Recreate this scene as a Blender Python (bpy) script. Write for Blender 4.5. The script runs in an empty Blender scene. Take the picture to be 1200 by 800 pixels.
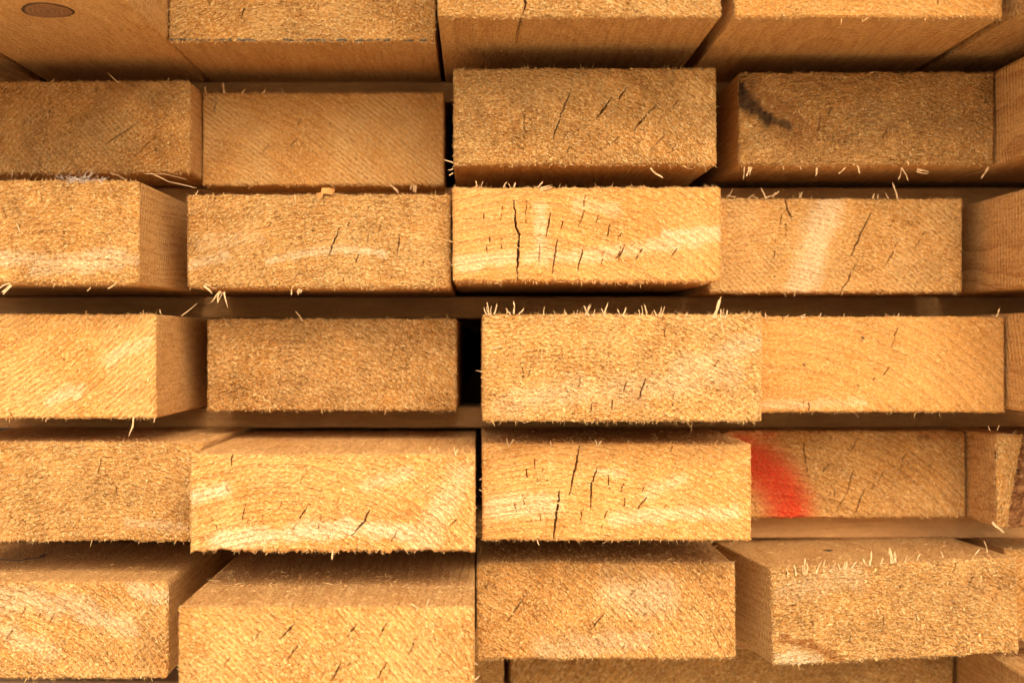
import bpy, math, random
import numpy as np

# ---------------------------------------------------------------- camera, sky, sun, exposure
U = 0.0004                  # one layout unit = 0.4 mm (a board is about 300 x 112 units = 120 x 45 mm)
D = 0.6667                  # camera to the reference plane y = 0
VX, VY = 560.0, 400.0       # where the boards' long edges converge in the 1200 x 800 picture
GROUND_Z = -0.292
sc = bpy.context.scene
sc.cycles.use_denoising = True
C = sc.collection

cam = bpy.data.cameras.new("camera")
cam.lens = 50.0; cam.sensor_width = 36.0
cam.shift_x = 40.0 / 1200.0
cam.clip_start = 0.01; cam.clip_end = 500.0
cam.dof.use_dof = True
cam.dof.focus_distance = D * 0.95
cam.dof.aperture_fstop = 9.0
cam_o = bpy.data.objects.new("camera", cam)
cam_o.location = (0, -D, 0); cam_o.rotation_euler = (math.pi / 2, 0, 0)
C.objects.link(cam_o); sc.camera = cam_o

SUN_EL, SUN_AZ = 40.0, 172.0            # elevation; azimuth clockwise from +Y (behind the camera)
world = bpy.data.worlds.new("World"); sc.world = world; world.use_nodes = True
wn = world.node_tree.nodes; wl = world.node_tree.links
sky = wn.new("ShaderNodeTexSky"); sky.sky_type = 'NISHITA'; sky.sun_disc = False
sky.sun_elevation = math.radians(SUN_EL); sky.sun_rotation = math.radians(SUN_AZ)
sky.air_density = 1.0; sky.dust_density = 4.0
wl.new(sky.outputs[0], wn["Background"].inputs[0]); wn["Background"].inputs[1].default_value = 0.15

sun = bpy.data.lights.new("sun", 'SUN'); sun.energy = 1.5; sun.angle = math.radians(58); sun.color = (1.0, 0.87, 0.69)
sun_o = bpy.data.objects.new("sun", sun)
az, el = math.radians(SUN_AZ), math.radians(SUN_EL)
sx, sy, sz = math.sin(az) * math.cos(el), math.cos(az) * math.cos(el), math.sin(el)
from mathutils import Vector
sun_o.rotation_euler = Vector((sx, sy, sz)).to_track_quat('Z', 'Y').to_euler()
sun_o.location = (sx * 5, sy * 5, sz * 5)
C.objects.link(sun_o)

vs = sc.view_settings
vs.view_transform = 'Standard'; vs.look = 'None'; vs.gamma = 1.0; vs.use_curve_mapping = False
vs.exposure = 1.1

# ---------------------------------------------------------------- helpers
def mesh_from(name, verts, quads=None, ngons=(), smooth=True, tris=None):
    verts = np.asarray(verts, dtype=np.float32).reshape(-1, 3)
    loops, starts = [], []; n = 0
    if quads is not None and len(quads):
        q = np.asarray(quads, dtype=np.int32).reshape(-1, 4)
        loops.append(q.ravel()); starts.append(n + 4 * np.arange(len(q), dtype=np.int32)); n += 4 * len(q)
    if tris is not None and len(tris):
        q = np.asarray(tris, dtype=np.int32).reshape(-1, 3)
        loops.append(q.ravel()); starts.append(n + 3 * np.arange(len(q), dtype=np.int32)); n += 3 * len(q)
    for g in ngons:
        loops.append(np.asarray(g, dtype=np.int32)); starts.append(np.array([n], dtype=np.int32)); n += len(g)
    loops = np.concatenate(loops); starts = np.concatenate(starts)
    me = bpy.data.meshes.new(name)
    me.vertices.add(len(verts)); me.vertices.foreach_set("co", verts.ravel())
    me.loops.add(len(loops)); me.loops.foreach_set("vertex_index", loops)
    me.polygons.add(len(starts)); me.polygons.foreach_set("loop_start", starts)
    me.polygons.foreach_set("use_smooth", np.full(len(starts), smooth, dtype=bool))
    me.update(calc_edges=True); me.validate()
    return me

def link(name, me, parent=None, mats=()):
    o = bpy.data.objects.new(name, me)
    for m in mats: me.materials.append(m)
    C.objects.link(o)
    if parent is not None: o.parent = parent
    return o

def tag(o, label, cat, group=None):
    o["label"] = label; o["category"] = cat
    if group: o["group"] = group

def hash2(ix, iz, seed):
    ix = ix.astype(np.int64); iz = iz.astype(np.int64)
    h = (ix * 374761393 + iz * 668265263 + seed * 1442695041) & 0xFFFFFFFF
    h = ((h ^ (h >> 13)) * 1274126177) & 0xFFFFFFFF
    h = (h ^ (h >> 16)) & 0xFFFFFFFF
    return h.astype(np.float64) / 4294967295.0

def vnoise(x, z, seed):             # value noise in -1..1
    x0 = np.floor(x); z0 = np.floor(z); fx = x - x0; fz = z - z0
    fx = fx * fx * (3 - 2 * fx); fz = fz * fz * (3 - 2 * fz)
    a = hash2(x0, z0, seed); b = hash2(x0 + 1, z0, seed); c = hash2(x0, z0 + 1, seed); d = hash2(x0 + 1, z0 + 1, seed)
    return ((a * (1 - fx) + b * fx) * (1 - fz) + (c * (1 - fx) + d * fx) * fz) * 2 - 1

def seg_dist(x, z, a, b):           # distance to a segment, parameter along it, foot point
    ax, az_ = a; bx, bz = b
    dx, dz = bx - ax, bz - az_
    L2 = dx * dx + dz * dz + 1e-12
    t = np.clip(((x - ax) * dx + (z - az_) * dz) / L2, 0, 1)
    fx, fz = ax + t * dx, az_ + t * dz
    return np.hypot(x - fx, z - fz), t, fx, fz

# ---------------------------------------------------------------- materials
class G:
    def __init__(s, name):
        s.m = bpy.data.materials.new(name); s.m.use_nodes = True
        s.t = s.m.node_tree; s.n = s.t.nodes; s.l = s.t.links
        s.bsdf = s.n["Principled BSDF"]
    def put(s, sock, v):
        if isinstance(v, bpy.types.NodeSocket): s.l.new(v, sock)
        elif v is not None: sock.default_value = v
    def math(s, op, a, b=None, c=None, clamp=False):
        n = s.n.new("ShaderNodeMath"); n.operation = op; n.use_clamp = clamp
        s.put(n.inputs[0], a); s.put(n.inputs[1], b); s.put(n.inputs[2], c)
        return n.outputs[0]
    def noise(s, vec, scale, detail=2, rough=0.5, dist=0.0, col=False):
        n = s.n.new("ShaderNodeTexNoise"); s.put(n.inputs["Vector"], vec)
        n.inputs["Scale"].default_value = scale; n.inputs["Detail"].default_value = detail
        n.inputs["Roughness"].default_value = rough; n.inputs["Distortion"].default_value = dist
        return n.outputs[1 if col else 0]
    def mapping(s, vec, loc=(0, 0, 0), rot=(0, 0, 0), scale=(1, 1, 1)):
        n = s.n.new("ShaderNodeMapping"); s.put(n.inputs[0], vec)
        n.inputs["Location"].default_value = loc; n.inputs["Rotation"].default_value = rot; n.inputs["Scale"].default_value = scale
        return n.outputs[0]
    def ramp(s, fac, stops):
        n = s.n.new("ShaderNodeValToRGB"); s.put(n.inputs[0], fac)
        e = n.color_ramp.elements
        while len(e) < len(stops): e.new(0.5)
        for k, (p, v) in enumerate(stops):
            e[k].position = p; e[k].color = (v, v, v, 1) if not isinstance(v, tuple) else (*v, 1)
        return n.outputs[0]
    def mix(s, fac, a, b, mode='MIX'):
        n = s.n.new("ShaderNodeMix"); n.data_type = 'RGBA'; n.blend_type = mode
        s.put(n.inputs[0], fac)
        s.put(n.inputs[6], a if not isinstance(a, tuple) else (*a, 1)); s.put(n.inputs[7], b if not isinstance(b, tuple) else (*b, 1))
        return n.outputs[2]
    def obj(s):
        return s.n.new("ShaderNodeTexCoord").outputs["Object"]
    def attr(s, name):
        n = s.n.new("ShaderNodeAttribute"); n.attribute_name = name
        q = s.n.new("ShaderNodeSeparateColor"); s.l.new(n.outputs["Color"], q.inputs[0])
        return q.outputs
    def bump(s, h, dist, strength=1.0, normal=None):
        n = s.n.new("ShaderNodeBump"); n.inputs["Strength"].default_value = strength; n.inputs["Distance"].default_value = dist
        s.put(n.inputs["Height"], h)
        if normal is not None: s.put(n.inputs["Normal"], normal)
        return n.outputs[0]

def lerp(a, b, t): return tuple(x + (y - x) * t for x, y in zip(a, b))
def mul(c, k): return tuple(min(0.95, x * k) for x in c)

BASE = (0.63, 0.272, 0.050)
DARK = (0.36, 0.132, 0.024)
PALE = (0.92, 0.62, 0.25)

def rings(g, P, pith, freq, wob):
    """growth rings round an axis along the board: phase 0..1 within each ring"""
    nz = g.noise(P, 22, 2, 0.5, col=True)
    off = g.n.new("ShaderNodeVectorMath"); off.operation = 'MULTIPLY_ADD'
    g.put(off.inputs[0], nz); off.inputs[1].default_value = (wob, 0, wob); g.put(off.inputs[2], P)
    q = g.mapping(off.outputs[0], loc=(-pith[0], 0, -pith[1]))
    sp = g.n.new("ShaderNodeSeparateXYZ"); g.put(sp.inputs[0], q)
    r = g.math('SQRT', g.math('ADD', g.math('POWER', sp.outputs[0], 2.0), g.math('POWER', sp.outputs[2], 2.0)))
    n1 = g.n.new("ShaderNodeTexNoise"); n1.noise_dimensions = '1D'; n1.inputs["Detail"].default_value = 1
    g.put(n1.inputs["W"], r); n1.inputs["Scale"].default_value = 120
    th = g.math('ARCTAN2', sp.outputs[2], sp.outputs[0])
    cv = g.n.new("ShaderNodeCombineXYZ")
    g.put(cv.inputs[0], r); g.put(cv.inputs[1], sp.outputs[1]); g.put(cv.inputs[2], g.math('MULTIPLY', th, math.hypot(*pith) * 0.42))
    return g.math('FRACT', g.math('MULTIPLY_ADD', r, freq, g.math('MULTIPLY', n1.outputs[0], 1.6))), cv.outputs[0]

def wood_end(name, b):
    g = G(name); P = g.obj()
    seed = b['seed']
    Ps = g.mapping(P, loc=(seed * 0.37, seed * 0.11, seed * 0.23))
    ph, Q = rings(g, P, b['pith'], b['freq'], 0.006)
    late = g.ramp(ph, [(0.0, 0.0), (0.45, 0.15), (0.8, 0.75), (0.93, 1.0), (1.0, 0.0)])
    tone = b['tone']
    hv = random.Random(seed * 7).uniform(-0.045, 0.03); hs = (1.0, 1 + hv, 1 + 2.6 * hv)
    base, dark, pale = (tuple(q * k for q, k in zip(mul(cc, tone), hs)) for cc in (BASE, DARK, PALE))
    low = g.ramp(g.noise(Ps, 28, 3, 0.6), [(0.3, 0.0), (0.7, 1.0)])
    c = g.mix(low, lerp(base, dark, 0.14), lerp(base, pale, 0.14))
    fz = b['fuzz']; kf = 0.45 + 0.55 * min(1.0, fz)
    lo_, hi_ = (0.62 - 0.22 * fz), (0.80 - 0.22 * fz)
    rough = g.ramp(g.noise(g.mapping(Ps, loc=(5, 2, 9)), 80, 3, 0.65), [(max(0.02, lo_ - 0.08), 0.3), (max(0.3, hi_ + 0.08), 1.0)])   # torn patches among cleaner sawn ones
    rc = g.math('MULTIPLY', late, g.math('MULTIPLY_ADD', rough, -0.35 * b['ringc'], 0.95 * b['ringc']))
    c = g.mix(rc, c, dark)
    # fibre speckle: torn pale ends and dark pores
    sp1 = g.noise(g.mapping(Q, loc=(seed * 0.31, 0, seed * 0.17)), 1450, 3, 0.72)
    c = g.mix(g.math('MULTIPLY', g.ramp(sp1, [(0.50, 0.0), (0.62, 1.0)]), g.math('MULTIPLY_ADD', rough, 0.3 * kf, 0.6 * kf)), c, pale)
    sp2 = g.noise(g.mapping(Q, loc=(3 + seed, 1, 2)), 1500, 2, 0.7)
    c = g.mix(g.math('MULTIPLY', g.ramp(sp2, [(0.34, 1.0), (0.46, 0.0)]), g.math('MULTIPLY_ADD', rough, 0.25 * kf, 0.6 * kf)), c, mul(dark, 0.45))
    # saw marks
    sa = math.radians(b['saw'])
    sm = g.mapping(P, rot=(0, sa, 0))
    w = g.n.new("ShaderNodeTexWave"); w.wave_type = 'BANDS'; w.bands_direction = 'Z'
    g.put(w.inputs["Vector"], sm); w.inputs["Scale"].default_value = 150; w.inputs["Distortion"].default_value = 2.5
    w.inputs["Detail"].default_value = 2; w.inputs["Detail Scale"].default_value = 2.0
    sawv = g.math('MULTIPLY', w.outputs[1], g.ramp(g.noise(Ps, 40, 1), [(0.4, 0.0), (0.65, 1.0)]))
    c = g.mix(g.math('MULTIPLY', sawv, 0.28 * b['sawc']), c, pale)
    # marks kept on the mesh
    a = g.attr("marks"); a2 = g.attr("inks")
    brk = g.noise(Ps, 450, 2, 0.7)
    pf = g.math('MULTIPLY', g.ramp(sp1, [(0.36, 0.2), (0.54, 1.0)]), g.math('SUBTRACT', 1.0, g.math('MULTIPLY', late, 0.6)))
    c = g.mix(g.math('MULTIPLY', a[0], g.math('MULTIPLY', pf, 0.8), clamp=True), c, mul((0.92, 0.75, 0.46), min(1.0, tone)))
    c = g.mix(g.math('MULTIPLY', a2[1], g.ramp(brk, [(0.3, 0.4), (0.6, 1.0)])), c, (0.33, 0.11, 0.02))
    c = g.mix(g.math('MULTIPLY', a[2], g.ramp(brk, [(0.35, 1.0), (0.75, 0.6)])), c, (0.022, 0.014, 0.008))
    spray = g.math('MULTIPLY', g.math('SUBTRACT', g.noise(Ps, 900, 3, 0.8), 0.5), 2.6)
    redf = g.ramp(g.math('ADD', a[1], g.math('MULTIPLY', spray, g.math('MULTIPLY', a[1], g.math('SUBTRACT', 1.25, a[1])))), [(0.06, 0.0), (0.5, 0.6), (0.95, 1.0)])
    redf = g.math('MULTIPLY', redf, g.ramp(sp1, [(0.34, 0.35), (0.50, 1.0)]))
    c = g.mix(g.math('MULTIPLY', redf, 0.94), c, g.mix(sp2, (0.34, 0.007, 0.003), (0.70, 0.035, 0.006)))
    c = g.mix(g.math('MULTIPLY', a2[0], g.ramp(g.noise(Ps, 260, 1), [(0.42, 0.0), (0.5, 1.0)])), c, (0.05, 0.09, 0.09))
    g.put(g.bsdf.inputs["Base Color"], c)
    g.bsdf.inputs["Roughness"].default_value = 0.8
    g.bsdf.inputs["Specular IOR Level"].default_value = 0.18
    hh = g.math('MULTIPLY', sp1, g.math('MULTIPLY_ADD', rough, 0.8, 0.2))
    hh = g.math('ADD', hh, g.math('MULTIPLY', g.math('SUBTRACT', g.math('MULTIPLY', sawv, 0.5 * b['sawc']), g.math('MULTIPLY', late, 0.4 * b['ringc'])), 0.25))
    g.put(g.bsdf.inputs["Normal"], g.bump(hh, 0.0024 * (0.45 + 0.55 * fz), 1.0))
    return g.m

def wood_side(name, b):
    g = G(name); P = g.obj(); seed = b['seed']
    Ps = g.mapping(P, loc=(seed * 0.37, seed * 0.11, seed * 0.23))
    ph, r = rings(g, g.mapping(P, scale=(1, 0.35, 1)), b['pith'], b['freq'] * b.get('sfreq', 0.8), 0.012)
    late = g.ramp(ph, [(0.0, 0.0), (0.45, 0.15), (0.8, 0.7), (0.93, 1.0), (1.0, 0.0)])
    tone = b['tone'] * b.get('stone', 1.0)
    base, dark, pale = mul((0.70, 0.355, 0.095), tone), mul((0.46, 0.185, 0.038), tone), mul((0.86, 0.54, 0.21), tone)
    low = g.ramp(g.noise(g.mapping(Ps, scale=(1, 0.3, 1)), 24, 3, 0.6), [(0.3, 0.0), (0.7, 1.0)])
    c = g.mix(low, lerp(base, dark, 0.2), lerp(base, pale, 0.25))
    c = g.mix(g.math('MULTIPLY', late, b.get('sringc', 0.6)), c, dark)
    fib = g.noise(g.mapping(Ps, scale=(1, 0.05, 1)), 900, 2, 0.6)
    c = g.mix(g.math('MULTIPLY', g.ramp(fib, [(0.5, 0.0), (0.75, 1.0)]), 0.45), c, pale)
    c = g.mix(g.math('MULTIPLY', g.ramp(fib, [(0.30, 1.0), (0.47, 0.0)]), 0.6), c, dark)
    # band-saw marks across the board
    ang = math.radians(b.get('sidesaw', 25))
    w = g.n.new("ShaderNodeTexWave"); w.wave_type = 'BANDS'; w.bands_direction = 'Y'
    g.put(w.inputs["Vector"], g.mapping(P, rot=(ang * 0.8, 0, ang))); w.inputs["Scale"].default_value = 85
    w.inputs["Distortion"].default_value = 1.0; w.inputs["Detail"].default_value = 2
    sawv = g.math('MULTIPLY', w.outputs[1], g.ramp(g.noise(Ps, 30, 2), [(0.35, 0.15), (0.65, 1.0)]))
    c = g.mix(g.math('MULTIPLY', sawv, 0.28), c, pale)
    fu = g.noise(g.mapping(Ps, scale=(1, 0.55, 1)), 750, 3, 0.72)
    sf = b.get('sidefuzz', 0.6)
    c = g.mix(g.math('MULTIPLY', g.ramp(fu, [(0.34, 1.0), (0.48, 0.0)]), min(0.85, 0.35 + 0.35 * sf)), c, mul(dark, 0.8))
    c = g.mix(g.math('MULTIPLY', g.ramp(fu, [(0.52, 0.0), (0.66, 1.0)]), min(0.7, 0.2 + 0.35 * sf)), c, pale)
    g.put(g.bsdf.inputs["Base Color"], c)
    g.bsdf.inputs["Roughness"].default_value = 0.75
    g.bsdf.inputs["Specular IOR Level"].default_value = 0.2
    h = g.math('ADD', g.math('ADD', g.math('MULTIPLY', fib, 0.5), g.math('MULTIPLY', fu, 0.5 + 0.8 * sf)), g.math('MULTIPLY', sawv, 0.35))
    g.put(g.bsdf.inputs["Normal"], g.bump(h, 0.0018, 1.0))
    return g.m

def plain_wood(name, col, col2, scale=400, rough=0.8):
    g = G(name); P = g.obj()
    c = g.mix(g.noise(g.mapping(P, scale=(1, 0.3, 1)), scale, 3, 0.6), col, col2)
    g.put(g.bsdf.inputs["Base Color"], c)
    g.bsdf.inputs["Roughness"].default_value = rough; g.bsdf.inputs["Specular IOR Level"].default_value = 0.2
    g.put(g.bsdf.inputs["Normal"], g.bump(g.noise(P, scale * 2, 2), 0.0004, 0.6))
    return g.m

M_FIBRE = plain_wood("fibre_wood", (0.56, 0.27, 0.07), (0.84, 0.56, 0.24), 420)
M_SPLINT = plain_wood("splinter_wood", (0.52, 0.27, 0.085), (0.86, 0.62, 0.33), 200)
M_KNOT = plain_wood("knot_wood", (0.24, 0.11, 0.03), (0.46, 0.24, 0.08), 500)
def knot_material():
    g = G("knot_rings"); P = g.obj()
    w = g.n.new("ShaderNodeTexWave"); w.wave_type = 'RINGS'; w.rings_direction = 'Z'
    g.put(w.inputs["Vector"], P); w.inputs["Scale"].default_value = 160; w.inputs["Distortion"].default_value = 3; w.inputs["Detail"].default_value = 3
    n = g.noise(P, 900, 3, 0.7)
    c = g.mix(w.outputs[1], (0.42, 0.19, 0.055), (0.20, 0.08, 0.02))
    c = g.mix(g.ramp(n, [(0.36, 0.8), (0.5, 0.0)]), c, (0.06, 0.025, 0.01))
    g.put(g.bsdf.inputs["Base Color"], c); g.bsdf.inputs["Roughness"].default_value = 0.8
    g.put(g.bsdf.inputs["Normal"], g.bump(n, 0.001, 0.8))
    return g.m
M_KNOT = knot_material()
M_KNOTRIM = plain_wood("knot_rim_wood", (0.05, 0.025, 0.01), (0.12, 0.05, 0.02), 600)
M_CHIP = plain_wood("orange_chip_wood", (0.55, 0.22, 0.05), (0.75, 0.38, 0.12), 500)
M_INK = plain_wood("dark_ink", (0.03, 0.045, 0.06), (0.10, 0.09, 0.09), 500)
M_GREEN = plain_wood("green_paint", (0.008, 0.02, 0.014), (0.02, 0.05, 0.03), 500)
M_CLUMP = plain_wood("grey_fibre", (0.45, 0.33, 0.22), (0.70, 0.58, 0.44), 600)

def bark_material():
    g = G("bark"); P = g.obj()
    n1 = g.noise(P, 260, 4, 0.7, 0.5)
    c = g.ramp(n1, [(0.3, (0.05, 0.020, 0.008)), (0.46, (0.20, 0.075, 0.022)), (0.6, (0.36, 0.16, 0.05)), (0.74, (0.48, 0.32, 0.18))])
    g.put(g.bsdf.inputs["Base Color"], c); g.bsdf.inputs["Roughness"].default_value = 0.9; g.bsdf.inputs["Specular IOR Level"].default_value = 0.1
    g.put(g.bsdf.inputs["Normal"], g.bump(n1, 0.003, 0.9))
    return g.m
M_BARK = bark_material()

def ground_material():
    g = G("pale_gravel_ground"); P = g.obj()
    n = g.noise(P, 3, 6, 0.7); n2 = g.noise(P, 120, 3, 0.7)
    c = g.mix(n, (0.52, 0.43, 0.30), (0.68, 0.58, 0.43)); c = g.mix(g.math('MULTIPLY', n2, 0.5), c, (0.40, 0.33, 0.24))
    g.put(g.bsdf.inputs["Base Color"], c); g.bsdf.inputs["Roughness"].default_value = 0.95
    g.put(g.bsdf.inputs["Normal"], g.bump(n2, 0.01, 0.7))
    return g.m

# ---------------------------------------------------------------- the ground the stack stands on
gm = mesh_from("ground", [(-200, -200, GROUND_Z), (200, -200, GROUND_Z), (200, 200, GROUND_Z), (-200, 200, GROUND_Z)], [(0, 1, 2, 3)], smooth=False)
ground = link("ground", gm, None, [ground_material()]); ground["kind"] = "structure"

# unseen panel added above the frame to shade the upper courses
V = [(x, y, z) for z in (0.50, 0.53) for (x, y) in ((-2.2, -0.50), (2.4, -0.50), (2.4, 3.2), (-2.2, 3.2))]
shade_panel = link("added_shade_panel", mesh_from("added_shade_panel", V, [(3, 2, 1, 0), (4, 5, 6, 7), (0, 1, 5, 4), (1, 2, 6, 5), (2, 3, 7, 6), (3, 0, 4, 7)], smooth=False), None,
            [plain_wood("light_blocker_wood", (0.10, 0.065, 0.04), (0.16, 0.11, 0.07), 40)])
shade_panel["kind"] = "structure"
V = [(x, y, z) for y in (3.25, 3.30) for (x, z) in ((-2.2, GROUND_Z), (2.4, GROUND_Z), (2.4, 0.50), (-2.2, 0.50))]  # unseen panel added behind the stack to block sky showing through the slots
sky_blocker = link("added_sky_blocker", mesh_from("added_sky_blocker", V, [(0, 1, 2, 3), (7, 6, 5, 4), (0, 4, 5, 1), (1, 5, 6, 2), (2, 6, 7, 3), (3, 7, 4, 0)], smooth=False), None, [shade_panel.data.materials[0]])
sky_blocker["kind"] = "structure"

# ---------------------------------------------------------------- boards
GROUP = "sawn boards in the stack"
BOARD_LEN = 3.0
rng = np.random.default_rng(7)
random.seed(7)

class Board: pass
BOARDS = {}

def make_board(key, L, R, T, B, s, label, yaw=0.0, roll=0.0, step=0.00033, tone=1.0, pith=None, freq=380, ringc=0.5,
               saw=40, sawc=0.6, fuzz=1.0, cracks=(), pale=(), red=(), stain=(), brown=(), ink=(), smooth_=(), rag=0.4, rag_low=None,
               corner=0.0009, under=(), fibres=1700, edge=130, edge_len=1.0, split=None, micro=6, top_fuzz=0, bot_fuzz=0, loops=(0.0012, 0.004, 0.012, 0.03, 0.06), **kw):
    seed = len(BOARDS) + 3
    b = Board(); b.key = key; b.s = s
    cx, cz = (L + R) / 2 * U, (T + B) / 2 * U
    w, h = (R - L) * U, (T - B) * U
    y0 = D * (1 / s - 1)
    def loc(px, py):                    # picture position on the plane of this end face -> local x, z
        X = (px - VX) / s * U - cx; Z = (VY - py) / s * U - cz
        c, q = math.cos(-math.radians(roll)), math.sin(-math.radians(roll))
        # object is turned about y by roll: undo it
        return (X * c - Z * q, X * q + Z * c) if roll else (X, Z)
    b.loc = loc
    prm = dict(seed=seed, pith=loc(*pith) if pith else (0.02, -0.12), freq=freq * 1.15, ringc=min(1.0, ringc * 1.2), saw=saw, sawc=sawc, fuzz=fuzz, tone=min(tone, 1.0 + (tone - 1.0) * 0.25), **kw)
    nx, nz = max(4, int(round(w / step))), max(4, int(round(h / step)))
    gx, gz = np.meshgrid(np.linspace(-w / 2, w / 2, nx + 1), np.linspace(-h / 2, h / 2, nz + 1))
    x, z = gx.copy(), gz.copy()
    rag = rag * 0.001; rl = rag if rag_low is None else rag_low * 0.001
    # rounded corners of the section
    rr = max(corner, 0.0003)
    ax = (np.abs(x) - (w / 2 - rr)) / rr; az_ = (np.abs(z) - (h / 2 - rr)) / rr
    cm = (ax > 0) & (az_ > 0)
    mx = np.maximum(ax, az_); hy = np.hypot(ax, az_)
    k = np.where(cm, mx / np.maximum(hy, 1e-6), 1.0)
    x = np.where(cm, np.sign(x) * (w / 2 - rr + rr * ax * k), x); z = np.where(cm, np.sign(z) * (h / 2 - rr + rr * az_ * k), z)
    bx0, bz0 = x.copy(), z.copy()       # clean section
    # torn, uneven outline
    dl, dr = x + w / 2, w / 2 - x; db, dt = z + h / 2, h / 2 - z
    def edge_n(t, sd): return 0.6 * vnoise(t / 0.0011, t * 0, sd) + 0.5 * vnoise(t / 0.004, t * 0, sd + 1) + 0.4 * vnoise(t / 0.018, t * 0, sd + 2)
    x += rag * 0.5 * edge_n(z, seed * 10 + 1) * np.exp(-dr / 0.0015) - rag * 0.5 * edge_n(z, seed * 10 + 4) * np.exp(-dl / 0.0015)
    z += rag * edge_n(x, seed * 10 + 7) * np.exp(-dt / 0.0015)
    low = edge_n(x, seed * 10 + 11)
    z -= rl * low * np.exp(-db / 0.002)
    # relief of the sawn end, towards the camera
    mm = 0.001
    smoothing = np.ones_like(x)
    for (pa, pb, rad) in smooth_:
        d_, _, _, _ = seg_dist(x, z, loc(*pa), loc(*pb)); smoothing *= 1 - 0.85 * np.clip(1.6 - d_ / (rad * U / s), 0, 1)
    patch = np.clip(0.75 + 0.45 * vnoise(x / 0.016, z / 0.012, seed + 50) + 0.3 * vnoise(x / 0.004, z / 0.004, seed + 51), 0.2, 1.4)
    px_, pz_ = prm['pith']; pr_ = np.hypot(x - px_, z - pz_); pt_ = np.arctan2(z - pz_, x - px_) * math.hypot(px_, pz_)
    n_f = 0.30 * vnoise(x / 0.0005, z / 0.0005, seed + 1) + 0.30 * vnoise(x / 0.0010, z / 0.0010, seed + 2)
    n_f = n_f + 0.42 * vnoise(pr_ / 0.00055, pt_ / 0.0014, seed + 4) + 0.30 * vnoise(pr_ / 0.0012, pt_ / 0.0035, seed + 3)
    n_f = 0.82 * np.where(n_f < 0, n_f * 1.25, n_f * 0.9)       # torn-out pits deeper than the tufts are high
    sa = math.radians(saw)
    u_ = -x * math.sin(sa) + z * math.cos(sa)
    u_ = u_ + 0.0006 * vnoise(x / 0.01, z / 0.01, seed + 9)
    sawm = np.sin(u_ * 2 * math.pi / 0.0019) * np.clip(vnoise(x / 0.02, z / 0.02, seed + 5) + 0.35, 0, 1)
    H = mm * (fuzz * patch * n_f * smoothing * 1.15 + 0.10 * sawc * sawm + 0.5 * vnoise(x / 0.03, z / 0.03, seed + 6))
    de = np.minimum(np.minimum(dl, dr), np.minimum(db, dt))
    H -= mm * 0.9 * np.clip(1 - de / 0.0010, 0, 1) ** 1.5
    # checks (radial drying cracks)
    H0 = H.copy()
    cr = [([loc(*p) for p in c_[0]], c_[1]) for c_ in cracks]
    rm = random.Random(seed * 13)
    for _ in range(micro):              # hair checks, running out from the pith like the large ones
        mx_, mz_ = rm.uniform(-w * 0.48, w * 0.48), rm.uniform(-h * 0.46, h * 0.46)
        dx_, dz_ = mx_ - prm['pith'][0], mz_ - prm['pith'][1]; q_ = math.hypot(dx_, dz_) + 1e-6
        ln_ = rm.uniform(0.0012, 0.0055); a_ = math.atan2(dz_, dx_) + rm.gauss(0, 0.12)
        cr.append(([(mx_, mz_), (mx_ + ln_ * math.cos(a_), mz_ + ln_ * math.sin(a_))], rm.uniform(0.05, 0.28)))
    for P2, wd in cr:
        fine = []
        for a, c2 in zip(P2[:-1], P2[1:]):
            n_ = max(2, int(math.hypot(c2[0] - a[0], c2[1] - a[1]) / 0.0016))
            for q in range(n_):
                t = q / n_; j = 0.00030
                fine.append((a[0] + (c2[0] - a[0]) * t + random.uniform(-j, j), a[1] + (c2[1] - a[1]) * t + random.uniform(-j, j)))
        fine.append(P2[-1])
        n_ = len(fine) - 1
        for q in range(n_):
            a, c2 = fine[q], fine[q + 1]
            mid = (q + 0.5) / n_
            taper = min(1.0, 0.3 + 2.2 * min(mid, 1 - mid)) * random.uniform(0.65, 1.1)
            if wd < 0.75 and random.random() < 0.22: continue          # fine checks break up
            half = max(0.5 * wd * taper * mm, 0.00012)
            bb = 0.0012
            sel = (x > min(a[0], c2[0]) - bb) & (x < max(a[0], c2[0]) + bb) & (z > min(a[1], c2[1]) - bb) & (z < max(a[1], c2[1]) + bb)
            if not sel.any() or step > 0.0007: continue
            xs, zs = x[sel], z[sel]
            d_, t_, fx, fz = seg_dist(xs, zs, a, c2)
            core = d_ < max(half * 0.62, step * 0.42)
            dep = (0.6 + 9.5 * wd) * mm * taper if wd < 0.3 else (0.5 + 6.5 * wd * wd) * mm * taper
            hs = H[sel]
            hs = np.where(core, np.minimum(hs, -dep * np.clip(1.25 - d_ / max(half, step * 0.6), 0.3, 1)), hs)
            snap = core & (half < step)
            xs = np.where(snap, xs + (fx - xs) * 0.8, xs); zs = np.where(snap, zs + (fz - zs) * 0.8, zs)
            H[sel] = hs; x[sel] = xs; z[sel] = zs
    # marks
    def strokes(lst, wk=1.0):
        f = np.zeros_like(x)
        for (pts, rad, st) in lst:
            P2 = [loc(*p) for p in pts]; rd = rad * U / s
            wob = 0.5 * vnoise(x / (rd * 1.6), z / (rd * 1.6), seed + 31) + 0.2 * vnoise(x / (rd * 0.4), z / (rd * 0.4), seed + 32)
            for a, c2 in zip(P2[:-1], P2[1:]):
                d_, _, _, _ = seg_dist(x, z, a, c2)
                f = np.maximum(f, st * (np.exp(-1.1 * (d_ / rd) ** 2.4) if lst is red else np.clip(1.5 - d_ / rd + wob * wk, 0, 1) ** 1.3))
        return np.clip(f, 0, 1)
    front = np.stack([x, -H, z], axis=-1).reshape(-1, 3)
    nfront = len(front)
    idx = np.arange((nx + 1) * (nz + 1)).reshape(nz + 1, nx + 1)
    ring = np.concatenate([idx[0, :-1], idx[:-1, -1], idx[-1, :0:-1], idx[:0:-1, 0]])
    m = len(ring)
    verts = [front]
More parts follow.
